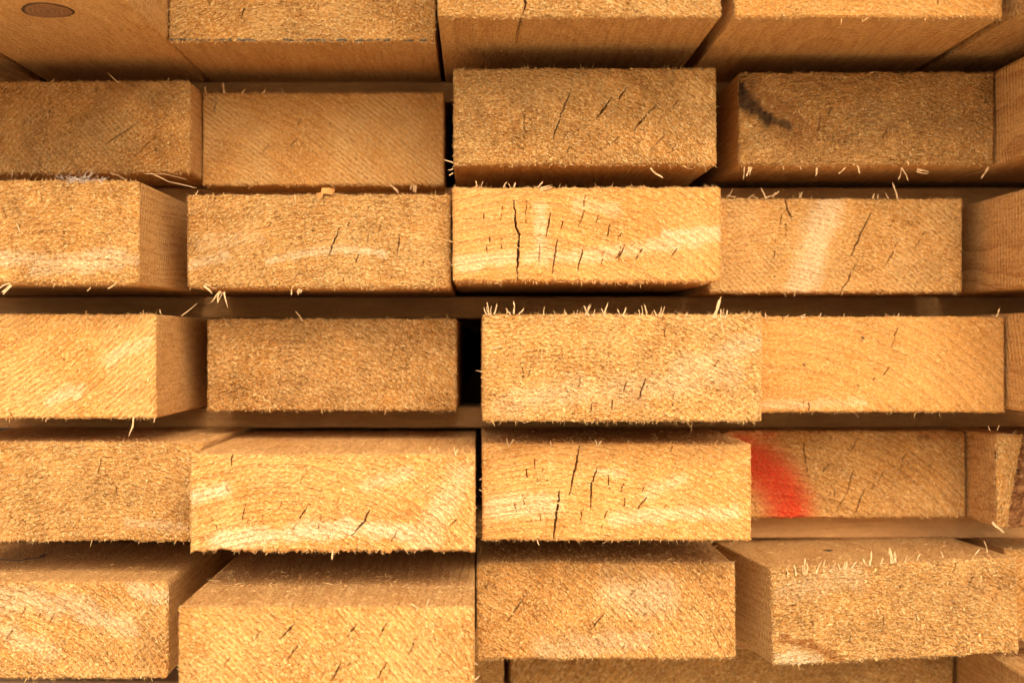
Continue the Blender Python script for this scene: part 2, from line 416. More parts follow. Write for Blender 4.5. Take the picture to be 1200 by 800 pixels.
    ox, oz = bx0.reshape(-1)[ring], bz0.reshape(-1)[ring]
    fx_, fz_ = front[ring, 0], front[ring, 2]
    deps = list(loops) + [BOARD_LEN]
    keep = [0.75, 0.35, 0.12, 0.0, 0.0] + [0] * 9
    for kk, dep in enumerate(deps):
        q = keep[kk] if dep < BOARD_LEN else 0
        lx, lz = ox + (fx_ - ox) * q, oz + (fz_ - oz) * q
        if split and dep < BOARD_LEN:   # a check that runs on along the underside
            sxp, dpt = split
            cxl = loc(sxp, 0)[0] - 0.05 * dep
            onb = oz < -h / 2 + 0.0004
            fall = max(0.0, 1 - dep / 0.055)
            lz = lz + np.where(onb, dpt * fall * np.clip(1 - np.abs(lx - cxl) / 0.0007, 0, 1), 0)
        verts.append(np.stack([lx, np.full(m, dep), lz], axis=-1))
    V = np.concatenate(verts)
    qf = np.stack([idx[:-1, :-1], idx[:-1, 1:], idx[1:, 1:], idx[1:, :-1]], axis=-1).reshape(-1, 4)
    qs = []; prev = ring
    for kk in range(len(deps)):
        cur = nfront + kk * m + np.arange(m)
        qs.append(np.stack([prev, cur, np.roll(cur, -1), np.roll(prev, -1)], axis=-1)); prev = cur
    qs = np.concatenate(qs)
    me = mesh_from("wooden_board", V, np.concatenate([qf, qs]), ngons=[prev[::-1]])
    mi = np.zeros(len(me.polygons), dtype=np.int32); mi[len(qf):] = 1
    me.polygons.foreach_set("material_index", mi)
    me.polygons.foreach_set("use_smooth", mi.astype(bool))
    for nm, chans in (("marks", (pale, red, stain)), ("inks", (ink, brown, ()))):
        at = me.attributes.new(nm, 'FLOAT_COLOR', 'POINT')
        col = np.zeros((len(V), 4), dtype=np.float32); col[:, 3] = 1
        for ci, lst in enumerate(chans):
            if lst: col[:nfront, ci] = strokes(lst, 0.25 if lst is red else 1.0).reshape(-1)
        at.data.foreach_set("color", col.ravel())
    o = link("wooden_board", me, None, [wood_end("end_grain_" + key, prm), wood_side("sawn_side_" + key, prm)])
    o.location = (cx, y0, cz); o.rotation_euler = (0, math.radians(roll), math.radians(yaw))
    tag(o, label, "board", GROUP)
    b.o = o; b.w, b.h, b.cx, b.cz, b.y0 = w, h, cx, cz, y0
    BOARDS[key] = b
    # torn fibres on the end and along its edges: far too many to count
    if fibres:
        r = np.random.default_rng(seed * 77)
        n = int(fibres * 0.6)
        fi = r.integers(2, nz - 1, n * 3); fj = r.integers(2, nx - 1, n * 3)
        wgt = 0.35 + 0.65 * (vnoise(gx[fi, fj] / 0.012, gz[fi, fj] / 0.012, seed + 60) * 0.5 + 0.5)
        pick = (r.random(n * 3) < wgt * smoothing[fi, fj] ** 2)
        if red: pick &= strokes(red)[fi, fj] < 0.15
        if stain: pick &= strokes(stain)[fi, fj] < 0.2
        fi, fj = fi[pick][:n], fj[pick][:n]; n = len(fi)
        bp = np.stack([x[fi, fj], -np.maximum(H[fi, fj], H0[fi, fj]) + 0.00005, z[fi, fj]], -1)
        th = r.normal(-1.3, 1.0, n)
        tilt = r.uniform(0.05, 0.5, n)
        d1 = np.stack([np.cos(th) * np.cos(tilt), -np.sin(tilt), np.sin(th) * np.cos(tilt)], -1)
        ln = r.gamma(2.2, 0.00030, n) * (0.7 + 0.3 * fuzz) + 0.00035; wd_ = np.where(r.random(n) < 0.45, r.uniform(0.0002, 0.00045, n), r.uniform(0.00007, 0.0002, n))
        # edges
        ne = int(edge * 2.1)
        for side in (0, 1, 2):
            cnt = ne if side < 2 else ne // 2
            if cnt == 0: continue
            if side < 2:
                jj = r.integers(0, nx, cnt * 3); ii = np.full(cnt * 3, 0 if side == 0 else nz)
                pk = r.random(cnt * 3) < 0.25 + 0.75 * np.clip(vnoise(gx[ii, jj] / 0.008, gz[ii, jj] * 0, seed + 70 + side) + 0.2, 0, 1)
                ii, jj = ii[pk][:cnt], jj[pk][:cnt]
                ang = r.normal(-math.pi / 2 if side == 0 else math.pi / 2, 0.75, len(ii))
            else:
                ii = r.integers(0, nz, cnt); jj = np.where(r.random(cnt) < 0.5, 0, nx)
                ang = np.where(jj == 0, math.pi, 0) + r.normal(0, 0.7, cnt)
            c_ = len(ii)
            p_ = np.stack([x[ii, jj], -H[ii, jj] + r.uniform(-0.0002, 0.0012, c_), z[ii, jj]], -1)
            p_[:, 0] *= 0.998; p_[:, 2] *= 0.996
            tl = r.normal(0.25, 0.35, c_)
            bp = np.concatenate([bp, p_]); d1 = np.concatenate([d1, np.stack([np.cos(ang) * np.cos(tl), -np.sin(tl), np.sin(ang) * np.cos(tl)], -1)])
            ln = np.concatenate([ln, (r.gamma(1.4, 0.00042, c_) + 0.0003) * edge_len * (1.0 if side < 2 else 0.5)])
            wd_ = np.concatenate([wd_, r.uniform(0.00005, 0.00016, c_)])
        for (sgn, cnt) in ((1, top_fuzz), (-1, bot_fuzz)):
            if not cnt: continue
            yy_ = r.random(cnt) ** 1.4 * 0.09
            p_ = np.stack([r.uniform(-w / 2, w / 2, cnt) * 0.99, yy_ + 0.001, np.full(cnt, sgn * h / 2)], -1)
            ph_ = r.normal(-math.pi / 2, 0.9, cnt); up = r.uniform(0.05, 0.6, cnt)
            bp = np.concatenate([bp, p_]); d1 = np.concatenate([d1, np.stack([np.cos(ph_) * np.cos(up), np.sin(ph_) * np.cos(up), sgn * np.sin(up)], -1)])
            ln = np.concatenate([ln, r.gamma(2.0, 0.0005, cnt) + 0.0005]); wd_ = np.concatenate([wd_, r.uniform(0.00006, 0.00020, cnt)])
        n = len(bp)
        rv = r.normal(0, 1, (n, 3)); sdv = np.cross(d1, rv); sdv /= np.linalg.norm(sdv, axis=1, keepdims=True) + 1e-9
        bend = r.normal(0, 0.35, (n, 3)); d2 = d1 + bend; d2 /= np.linalg.norm(d2, axis=1, keepdims=True)
        p1 = bp + d1 * (ln * 0.5)[:, None]; p2 = p1 + d2 * (ln * 0.5)[:, None]
        W = (sdv * wd_[:, None])
        fv = np.stack([bp - W, bp + W, p1 - W * 0.8, p1 + W * 0.8, p2 - W * 0.25, p2 + W * 0.25], 1).reshape(-1, 3)
        bi = (np.arange(n) * 6)[:, None]
        fq = np.concatenate([bi + np.array([[0, 1, 3, 2]]), bi + np.array([[2, 3, 5, 4]])])
        fo = link("sawn_fibres", mesh_from("sawn_fibres", fv, fq, smooth=False), o, [M_FIBRE]); fo["kind"] = "stuff"
    return b

def splinter(key, p0, p1, wpx=3.0, mid=None, out=0.35, mat=None, dy=0.0, name="splinter"):
    """a flat tapered sliver still held by its edge of the board: base p0, tip p1 in picture position"""
    b = BOARDS[key]
    if wpx >= 4.6 and name == "splinter":
        ux, uy = p1[0] - p0[0], p1[1] - p0[1]; l_ = math.hypot(ux, uy); nx_, ny_ = -uy / l_, ux / l_
        for k_ in range(3):
            o_ = (k_ - 1) * wpx * 0.30; f_ = random.uniform(0.55, 1.0); sw = random.uniform(-0.14, 0.14) * l_
            splinter(key, (p0[0] + nx_ * o_, p0[1] + ny_ * o_), (p0[0] + ux * f_ + nx_ * (o_ * 1.2 + sw), p0[1] + uy * f_ + ny_ * (o_ * 1.2 + sw)), wpx * 0.5 if wpx * 0.5 < 4.5 else 4.4, None, out, mat, dy, name)
        return
    a = np.array(b.loc(*p0)); c = np.array(b.loc(*p1))
    if mid is None:
        mm_ = (a + c) / 2; pr = np.array([-(c - a)[1], (c - a)[0]]); mm_ = mm_ + pr * random.uniform(-0.09, 0.09)
    else: mm_ = np.array(b.loc(*mid))
    ln = np.linalg.norm(c - a)
    wv = wpx * 0.5 * U / b.s
    pts = [a, a * 0.5 + mm_ * 0.5, mm_, mm_ * 0.45 + c * 0.55, c]
    wv = wpx * (random.uniform(0.30, 0.45) if wpx >= 5.5 else random.uniform(0.18, 0.32)) * U / b.s
    ws = [1.0] + [random.uniform(0.55, 1.05) for _ in range(3)] + [random.choice((0.05, 0.1, 0.2, 0.5))]
    pts = [p + np.array([random.uniform(-1, 1), random.uniform(-1, 1)]) * wv * (0.0 if i_ == 0 else 0.45) for i_, p in enumerate(pts)]
    V = []; th = 0.00016
    for i, (p, ww) in enumerate(zip(pts, ws)):
        t = i / 4
        dv = (c - a) / ln; pr = np.array([-dv[1], dv[0]])
        y = dy - 0.0007 - out * ln * t * 0.6
        tw = random.uniform(-0.9, 0.9) * wv
        for sg in (-1, 1):
            q = p + pr * wv * ww * sg
            V.append((q[0], y + sg * tw - th * 0.5 * (1 - 0.6 * t), q[1])); V.append((q[0], y + sg * tw + th * 0.5, q[1]))
    Q = []
    for i in range(4):
        k = i * 4; n = k + 4
        Q += [(k, k + 2, n + 2, n), (k + 1, n + 1, n + 3, k + 3), (k, n, n + 1, k + 1), (k + 2, k + 3, n + 3, n + 2)]
    Q += [(0, 1, 3, 2), (16, 18, 19, 17)]
    return link(name, mesh_from(name, V, Q, smooth=False), b.o, [mat or M_SPLINT])

# ---- first course: seen from below, its ends at the upper edge of the frame
make_board("1z", -860, -571, 450, 339, 1.24, "board cut off at upper left corner, left of the board with the oval knot", step=0.002, fibres=0, sidesaw=30)
make_board("1a", -566, -350, 450, 338, 1.30, "narrower board at upper left showing its underside with an oval knot", step=0.002, fibres=0, corner=0.004, sidesaw=-38, stone=1.0, sringc=0.25)
make_board("1b", -348, -48, 450, 338, 1.04, "top course board whose end has a dashed blue line along its lower edge", tone=0.9, pith=(360, 300), saw=30,
    cracks=[([(287, 6), (283, 20)], 0.7), ([(349, 0), (338, 11)], 0.7)], ink=[([(200, 46.5), (512, 47.5)], 1.2, 0.85)], fuzz=1.0, bot_fuzz=150, sidesaw=12, sringc=0.35)
make_board("1c", -42, 254, 450, 338, 1.124, "top course board with a long check running from its end onto the underside", tone=0.92, pith=(620, 420), saw=-40,
    cracks=[([(618, -30), (616, 0), (613, 20)], 1.1)], split=(613, 0.004), fuzz=0.9, bot_fuzz=500, sidesaw=-20, sidefuzz=1.0)
make_board("1d", 268, 547, 450, 338, 1.124, "top course board at upper right with broad clean underside and sharp right corner", tone=0.95, pith=(1000, 300), saw=-38, fuzz=0.5, bot_fuzz=200, sidesaw=-25)
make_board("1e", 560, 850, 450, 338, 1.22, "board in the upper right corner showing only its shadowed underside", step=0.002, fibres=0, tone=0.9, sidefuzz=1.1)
# ---- second course
make_board("2a", -644, -344, 311, 201, 0.98, "second course board cut off by the left edge, above the board with grey fluff", tone=0.95, pith=(330, 420), saw=-47, sawc=1.2, fuzz=1.1, bot_fuzz=250,
    cracks=[([(163, 143), (120, 172)], 0.35), ([(183, 160), (152, 187)], 0.45)], rag_low=0.6, edge=170, corner=0.0012, brown=[([(130, 99), (150, 103)], 8, 0.5)])
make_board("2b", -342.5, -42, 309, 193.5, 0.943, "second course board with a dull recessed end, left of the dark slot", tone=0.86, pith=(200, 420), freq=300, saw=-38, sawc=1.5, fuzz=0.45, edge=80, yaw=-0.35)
make_board("2c", -28, 272.6, 311.5, 201.5, 1.027, "second course board with three slanting checks, standing proud over its shaded underside", tone=1.0, pith=(560, 420), freq=420, saw=-42, fuzz=1.25, bot_fuzz=250, yaw=0.15,
    cracks=[([(668, 108), (657, 135), (648, 164)], 0.8), ([(717, 115), (698, 140)], 0.9), ([(733, 105), (725, 117)], 0.8), ([(767, 125), (755, 138), (743, 154)], 0.8),
            ([(615, 130), (613, 157), (616, 173)], 0.6), ([(778, 160), (763, 175)], 0.5), ([(724, 161), (718, 168)], 0.5)], edge=150, rag_low=0.5)
make_board("2d", 307, 607, 316, 207.5, 0.997, "coarse second course board with a black smudge at its upper left corner", tone=1.1, pith=(1000, 480), saw=30, sawc=0.2, fuzz=1.5, fibres=2000,
    cracks=[([(975, 125), (970, 136)], 0.8), ([(962, 139), (958, 154)], 0.6), ([(1040, 150), (1034, 162)], 0.5)],
    stain=[([(868, 102), (874, 120), (890, 132), (900, 138)], 8, 0.95), ([(885, 130), (925, 149)], 5, 0.8), ([(868, 88), (880, 96)], 7, 0.35)], brown=[([(880, 90), (960, 93), (1160, 98)], 18, 0.15), ([(872, 112), (900, 128), (935, 150)], 20, 0.55)], edge=110)
make_board("2e", 610, 900, 319, 207, 1.12, "second course board at the right edge showing its striped left side", step=0.002, fibres=0, freq=330, pith=(1700, 130), sringc=0.95, sidesaw=5, stone=1.05)
# ---- third course
make_board("3a", -661, -361, 171, 61.5, 1.10, "third course board at left edge with grey fluff on its upper edge", tone=1.05, pith=(90, 620), freq=340, saw=25, fuzz=1.1,
    pale=[([(0, 303), (60, 306), (140, 300)], 9, 0.6), ([(40, 318), (120, 312), (160, 305)], 6, 0.5)], cracks=[([(24, 260), (22, 273)], 0.5)], edge=170, rag_low=0.9)
make_board("3b", -331, -31, 167, 61, 1.03, "third course board with pale slanting streak on its end, below the dull recessed end", tone=1.06, pith=(420, 620), freq=330, saw=30, sawc=0.7, fuzz=1.15,
    pale=[([(222, 311), (262, 300)], 6, 0.6), ([(316, 306), (350, 298), (400, 291), (450, 297)], 4.5, 0.65), ([(235, 285), (300, 278)], 8, 0.25)],
    cracks=[([(323, 247), (315, 265)], 0.7), ([(398, 267), (391, 285), (383, 303)], 0.75), ([(370, 263), (363, 280)], 0.6), ([(354, 272), (350, 282)], 0.5), ([(468, 275), (465, 297)], 0.7),
            ([(447, 260), (443, 272)], 0.6), ([(433, 270), (430, 288)], 0.5), ([(420, 297), (417, 307)], 0.7), ([(410, 259), (407, 265)], 0.6)], edge=150)
make_board("3c", -28, 272, 172, 67, 1.047, "third course board split by one tall vertical check in its left part", tone=1.12, pith=(610, 570), freq=300, ringc=0.65, saw=15, sawc=0.5, fuzz=0.4, top_fuzz=100,
    cracks=[([(603, 236), (604, 266), (608, 275), (607, 300), (606, 334)], 1.3), ([(617, 235), (616, 265)], 0.5), ([(645, 248), (640, 277)], 0.75), ([(660, 255), (657, 268)], 0.6), ([(685, 247), (678, 265)], 0.6),
            ([(702, 252), (698, 260)], 0.5), ([(715, 263), (712, 276)], 0.75), ([(728, 272), (725, 278)], 0.5), ([(567, 250), (567, 257)], 0.5), ([(573, 273), (574, 284)], 0.6), ([(570, 288), (571, 297)], 0.6),
            ([(588, 243), (587, 257)], 0.45), ([(587, 280), (588, 292)], 0.5), ([(653, 280), (647, 320)], 0.8), ([(633, 288), (632, 313)], 0.5), ([(683, 293), (677, 317)], 0.8), ([(733, 287), (725, 303)], 0.75),
            ([(755, 287), (745, 305)], 0.7), ([(743, 282), (740, 289)], 0.5), ([(710, 290), (706, 300)], 0.4)],
    pale=[([(540, 310), (600, 300)], 8, 0.5), ([(635, 245), (632, 300)], 8, 0.55), ([(620, 302), (690, 300), (840, 276)], 8, 0.5), ([(680, 240), (720, 245)], 8, 0.35), ([(780, 275), (840, 270)], 5, 0.6)], rag_low=0.8, edge=330)
make_board("3d", 280, 585.5, 172, 59, 0.97, "third course board with a pale smooth slanting band across its end", tone=0.98, pith=(900, 620), freq=360, saw=-44, sawc=1.0, fuzz=0.7,
    smooth_=[((957, 235), (944, 342), 22)], pale=[([(970, 232), (958, 285), (944, 344)], 17, 0.62)],
    cracks=[([(920, 232), (923, 247), (928, 255)], 0.9), ([(921, 262), (921, 278)], 0.6), ([(908, 280), (907, 303)], 0.5), ([(1020, 251), (1010, 272), (997, 300)], 1.0), ([(1002, 310), (994, 328), (985, 342)], 0.8),
            ([(1052, 283), (1045, 298), (1038, 311)], 0.7), ([(1070, 260), (1063, 273)], 0.5), ([(1047, 257), (1043, 265)], 0.5), ([(1080, 277), (1072, 292)], 0.5)], edge=110)
make_board("3e", 611, 900, 171, 60, 1.13, "third course board at the right edge with wavy grain on its left side", step=0.002, fibres=0, freq=260, pith=(1560, 180), sringc=0.95, stone=1.1, sidesaw=2)
# ---- fourth course
make_board("4a", -656, -356, 30, -85, 1.06, "fourth course board at left edge with a plain smooth right side", tone=1.06, pith=(-60, 240), freq=340, ringc=0.7, saw=38, sawc=1.0, fuzz=0.55,
    pale=[([(60, 470), (95, 455)], 7, 0.5), ([(130, 420), (175, 398)], 7, 0.35)], edge=110, stone=1.05, sringc=0.2)
make_board("4b", -325, -25.5, 27, -83, 0.977, "fourth course board with recessed furry end, left of the black slot", tone=1.02, pith=(330, 620), freq=330, saw=-35, sawc=0.7, fuzz=1.4, fibres=1800, edge=110, yaw=-0.45)
make_board("4c", 4.8, 305.5, 29, -86, 1.09, "bright protruding fourth course board with many upright splinters on its upper edge", tone=1.15, pith=(620, 900), freq=420, saw=30, sawc=0.7, fuzz=1.0, fibres=1800,
    pale=[([(600, 470), (860, 440)], 16, 0.35), ([(800, 430), (885, 400)], 12, 0.4)],
    cracks=[([(612, 430), (613, 447), (615, 463)], 0.6), ([(735, 447), (729, 463)], 0.7), ([(757, 443), (753, 455), (748, 468)], 0.75), ([(693, 473), (692, 485)], 0.6), ([(718, 468), (717, 480)], 0.6),
            ([(680, 443), (678, 455)], 0.5), ([(790, 467), (788, 477)], 0.5)], edge=170, edge_len=1.2, yaw=0.1)
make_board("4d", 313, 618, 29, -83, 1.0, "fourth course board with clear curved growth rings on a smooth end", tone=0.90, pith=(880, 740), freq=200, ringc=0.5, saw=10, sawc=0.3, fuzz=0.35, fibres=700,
    pale=[([(895, 474), (1010, 472)], 6, 0.35)], cracks=[([(948, 471), (948, 480)], 0.7), ([(942, 470), (942, 474)], 0.5)], stain=[([(942, 427), (943, 428)], 1.6, 1.0), ([(1010, 395), (1011, 396)], 1.6, 1.0), ([(1004, 451), (1006, 452)], 1.5, .8)], edge=80, corner=0.0015)
make_board("4e", 621.5, 900, 33, -80, 1.12, "fourth course board of which only a strip of left side shows at right edge", step=0.002, fibres=0, stone=1.15, freq=520, pith=(1700, 300))
# ---- fifth course
make_board("5a", -606, -306, -113, -223, 1.05, "fifth course board at left edge, tucked behind its brighter neighbour with a frayed lower edge", tone=1.02, pith=(110, 820), freq=330, saw=10, sawc=0.5, fuzz=1.25, top_fuzz=300,
    cracks=[([(120, 532), (118, 542), (115, 555)], 0.6)], pale=[([(150, 612), (215, 618)], 6, 0.4)], edge=130, rag_low=0.7)
make_board("5b", -303, -2.7, -119, -221, 1.113, "bright fifth course board with a pale band along its frayed lower edge", tone=1.12, pith=(330, 860), freq=330, ringc=0.75, saw=40, sawc=0.6, fuzz=0.65, top_fuzz=500,
    pale=[([(228, 580), (262, 574)], 8, 0.8), ([(250, 634), (330, 626), (420, 618), (480, 625)], 10, 0.75), ([(430, 570), (480, 553)], 7, 0.4), ([(490, 640), (540, 560)], 16, 0.45)],
    cracks=[([(273, 527), (271, 546)], 0.9), ([(287, 590), (285, 602), (283, 614)], 0.7), ([(330, 588), (327, 600)], 0.5), ([(323, 568), (340, 573)], 0.45), ([(354, 570), (380, 575)], 0.4), ([(355, 557), (352, 567)], 0.5),
            ([(363, 590), (352, 606), (342, 622)], 0.7), ([(377, 603), (373, 620)], 0.6), ([(397, 583), (395, 597)], 0.4), ([(434, 597), (427, 610), (412, 627)], 0.9), ([(465, 622), (458, 634)], 0.6), ([(310, 598), (306, 612)], 0.4)],
    brown=[([(466, 602), (478, 600)], 5, 0.35), ([(236, 630), (250, 628)], 3, 0.6)], edge=190, rag_low=1.1)
make_board("5c", 4.8, 305, -114, -222, 1.05, "bright fifth course board with three long dark jagged checks on its end", tone=1.15, pith=(640, 960), freq=300, ringc=0.65, saw=10, sawc=0.4, fuzz=0.55, top_fuzz=900,
    pale=[([(575, 595), (640, 590)], 14, 0.55), ([(720, 605), (860, 600)], 8, 0.5), ([(760, 580), (800, 560)], 8, 0.4), ([(700, 552), (730, 556)], 5, 0.4)],
    cracks=[([(679, 522), (676, 540), (673, 553), (667, 580)], 1.05), ([(656, 575), (654, 590), (652, 603), (649, 632)], 1.3), ([(700, 548), (693, 567), (692, 595)], 0.95), ([(713, 556), (714, 573)], 0.6),
            ([(735, 555), (728, 575)], 0.7), ([(617, 550), (617, 563)], 0.6), ([(758, 582), (748, 595)], 0.8), ([(733, 583), (731, 593)], 0.5), ([(712, 598), (705, 618)], 0.7), ([(683, 595), (680, 610)], 0.55),
            ([(757, 567), (753, 575)], 0.5), ([(781, 591), (776, 600)], 0.5), ([(613, 580), (615, 592)], 0.5), ([(635, 545), (636, 552)], 0.4)], edge=120)
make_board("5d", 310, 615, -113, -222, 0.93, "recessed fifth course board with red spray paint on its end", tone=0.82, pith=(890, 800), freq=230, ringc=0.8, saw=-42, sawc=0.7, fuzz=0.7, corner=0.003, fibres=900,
    red=[([(872, 536), (892, 546), (912, 566), (924, 590), (926, 616)], 29, 1.0), ([(868, 520), (880, 524)], 18, 0.7), ([(862, 508), (900, 510)], 14, 0.35)],
    cracks=[([(943, 507), (942, 527), (947, 560)], 0.6), ([(1005, 513), (997, 528)], 0.5), ([(972, 543), (957, 560)], 0.6), ([(1000, 550), (992, 577)], 0.7), ([(1013, 573), (1008, 585), (1003, 600)], 0.75),
            ([(1027, 563), (1013, 587)], 0.6), ([(1036, 552), (1030, 562)], 0.5), ([(885, 590), (886, 604)], 0.5), ([(990, 580), (980, 600)], 0.5), ([(1060, 540), (1052, 556)], 0.4)],
    brown=[([(1075, 508), (1125, 508)], 7, 0.7), ([(1113, 585), (1120, 590)], 5, 0.5), ([(900, 510), (960, 506)], 6, 0.4)], stain=[([(1078, 512), (1086, 513)], 4, 0.5)], edge=50, sidefuzz=1.0)
# ---- sixth course: seen from above
make_board("6a", -639, -339, -263, -369, 1.07, "sixth course board at lower left with a dark pen line on its top", tone=1.12, pith=(-40, 900), freq=280, ringc=0.8, saw=40, sawc=0.8, fuzz=1.1, top_fuzz=500, corner=0.003,
    pale=[([(0, 700), (60, 705), (150, 735)], 14, 0.5), ([(0, 740), (60, 760)], 12, 0.4), ([(160, 688), (195, 700)], 9, 0.5)],
    cracks=[([(64, 719), (57, 731)], 0.55), ([(101, 731), (93, 740)], 0.5), ([(15, 738), (8, 748)], 0.7), ([(30, 712), (28, 718)], 0.5), ([(82, 766), (77, 772)], 0.5), ([(118, 728), (112, 737)], 0.4)],
    brown=[([(40, 690), (75, 706)], 5, 0.35)], edge=130, sidefuzz=1.0, stone=0.95, sringc=0.5)
make_board("6b", -298, -3.5, -263.5, -372, 1.18, "nearest lower board left of centre with scattered slanting checks, lit top and frayed upper edge", tone=1.06, pith=(140, 1000), freq=300, ringc=0.75, saw=-45, sawc=1.0, fuzz=0.9, top_fuzz=1400,
    cracks=[([(345, 730), (337, 739), (328, 748)], 0.8), ([(305, 740), (297, 750)], 0.6), ([(353, 750), (344, 763), (335, 775)], 0.7), ([(400, 776), (394, 787), (388, 797)], 0.8), ([(417, 730), (407, 746)], 0.8),
            ([(413, 747), (403, 763)], 0.6), ([(452, 730), (445, 746)], 0.8), ([(487, 748), (483, 757), (478, 767)], 0.7), ([(453, 776), (442, 795)], 0.8), ([(270, 770), (262, 782)], 0.5), ([(520, 760), (512, 772)], 0.4)],
    edge=130, sidefuzz=1.4, stone=0.95)
make_board("6c", -1.5, 299, -257, -368, 1.01, "sixth course board right of centre with coarse diagonal rings, under the board with jagged checks", tone=1.14, pith=(420, 1000), freq=260, ringc=0.95, saw=-40, sawc=0.6, fuzz=1.1, top_fuzz=1600, corner=0.0022,
    pale=[([(720, 690), (770, 700)], 22, 0.5), ([(640, 760), (760, 750)], 12, 0.4)],
    cracks=[([(613, 700), (603, 715), (594, 729)], 0.7), ([(707, 721), (700, 729), (692, 738)], 0.8), ([(745, 690), (738, 698)], 0.4)], edge=200, sidefuzz=1.5, stone=0.92)
make_board("6d", 337, 634, -257, -368, 1.01, "skewed lower right board with splinters on its upper edge and brown streak at lower left", tone=1.05, pith=(960, 1150), freq=300, saw=25, sawc=0.4, fuzz=1.4, top_fuzz=1000, fibres=1800,
    yaw=6.5, roll=-1.6, pale=[([(908, 762), (950, 766)], 11, 0.8), ([(920, 680), (1000, 672)], 14, 0.3)],
    brown=[([(912, 738), (943, 746), (977, 767)], 6.5, 1.0), ([(1120, 700), (1190, 690)], 14, 0.25)],
    cracks=[([(993, 740), (990, 757)], 0.7), ([(948, 715), (950, 730)], 0.5), ([(1035, 720), (1032, 740)], 0.4), ([(1060, 687), (1057, 690)], 0.8)], edge=190, sidefuzz=1.2, stone=0.92)
make_board("6e", 650, 900, -257, -368, 0.95, "sixth course board glimpsed beyond the right end of the skewed board", step=0.001, fibres=200, tone=0.95)
# ---- seventh course: in shade under the sixth, only its upper parts in view
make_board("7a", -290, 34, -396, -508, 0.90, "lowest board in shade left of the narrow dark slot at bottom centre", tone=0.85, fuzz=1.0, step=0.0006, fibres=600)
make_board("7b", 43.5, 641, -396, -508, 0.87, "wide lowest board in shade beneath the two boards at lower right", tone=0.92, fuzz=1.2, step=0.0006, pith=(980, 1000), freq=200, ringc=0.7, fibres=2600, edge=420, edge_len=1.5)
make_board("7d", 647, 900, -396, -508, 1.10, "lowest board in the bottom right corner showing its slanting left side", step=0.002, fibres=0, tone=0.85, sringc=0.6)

# ---------------------------------------------------------------- spacer laths between the courses
def lath(T, B, label, s=0.90, seed=1, tone=1.0, x0=-760, x1=900, depth=0.045, roll=0.0):
    r = random.Random(seed)
    y0 = D * (1 / s - 1)
    n = 60; xs = np.linspace(x0 * U, x1 * U, n + 1)
    c = 0.0008; T_, B_ = T * U, B * U
    prof = [(0, B_ + c), (0, T_ - c), (c, T_), (depth - c, T_), (depth, T_ - c), (depth, B_ + c), (depth - c, B_), (c, B_)]
    V = []
    for x in xs:
        j = r.uniform(-0.0002, 0.0002); 
        for (y, z) in prof: V.append((x, y + j, z + r.uniform(-0.00008, 0.00008)))
    Q = []
    for i in range(n):
        for k in range(8):
            k2 = (k + 1) % 8
            Q.append((i * 8 + k, i * 8 + k2, i * 8 + 8 + k2, i * 8 + 8 + k)[::-1])
    V = np.array(V); zc = (T_ + B_) / 2; V[:, 2] -= zc
    me = mesh_from("spacer_lath", V, Q, ngons=[list(range(8)), list(range(n * 8, n * 8 + 8))[::-1]], smooth=False)
    g = G("lath_wood_%d" % seed); P = g.obj()
    f = g.noise(g.mapping(P, loc=(seed, 0, seed), scale=(0.06, 1, 1)), 700, 3, 0.65)
    col = g.mix(f, mul((0.42, 0.185, 0.048), tone), mul((0.66, 0.37, 0.135), tone))
    lo = g.ramp(g.noise(g.mapping(P, loc=(seed * 3, 0, 0), scale=(0.3, 1, 1)), 60, 4, 0.7), [(0.4, 0.0), (0.6, 1.0)])
    col = g.mix(g.math('MULTIPLY', lo, 0.65), col, mul((0.36, 0.17, 0.06), tone))
    g.put(g.bsdf.inputs["Base Color"], col); g.bsdf.inputs["Roughness"].default_value = 0.8
    g.bsdf.inputs["Specular IOR Level"].default_value = 0.2
    g.put(g.bsdf.inputs["Normal"], g.bump(g.math("ADD", f, g.noise(P, 500, 3, 0.7)), 0.0012, 0.9))
    o = link("spacer_lath", me, None, [g.m]); o.location = (0, y0, zc); o.rotation_euler = (0, math.radians(roll), 0)
    tag(o, label, "lath", "spacer laths between the courses")
    return o
lath(338, 311.5, "thin wooden spacer lath under the top course of boards", seed=1, s=0.90)
lath(199, 172, "thin wooden spacer lath between the second and third courses", seed=2, s=0.905)
lath(59.5, 31, "dark shaded spacer lath running below the tall vertical check board's course", seed=3, s=0.88)
lath(-86.5, -113.5, "spacer lath between the fourth and fifth courses, visible beneath the black slot", seed=4, s=0.89)
lath(-223.5, -256, "pale spacer lath below the board with red spray paint", seed=5, s=0.90, tone=1.25)
lath(-370, -395.5, "spacer lath under the sixth course, glimpsed beside the skewed board", seed=6, s=0.91)

# bearers that carry the stack on the ground
for k, (yy, lab) in enumerate(((0.18, "square timber bearer on the ground under the front of the stack"), (2.3, "square timber bearer on the ground under the back of the stack"))):
    z0, z1 = GROUND_Z + 0.0005, -508.5 * U
    x0, x1 = -760 * U, 900 * U; c = 0.004
    prof = [(0, z0 + c), (0, z1 - c), (c, z1), (0.09 - c, z1), (0.09, z1 - c), (0.09, z0 + c), (0.09 - c, z0), (c, z0)]
    V = [(x, yy + y, z) for x in (x0, x1) for (y, z) in prof]
    Q = [(i, 8 + i, 8 + (i + 1) % 8, (i + 1) % 8) for i in range(8)]
    o = link("timber_bearer", mesh_from("timber_bearer", V, Q, ngons=[list(range(8)), list(range(8, 16))[::-1]], smooth=False), None, [plain_wood("bearer_wood_%d" % k, (0.3, 0.17, 0.07), (0.45, 0.28, 0.14), 120)])
    tag(o, lab, "timber", "bearers under the stack")

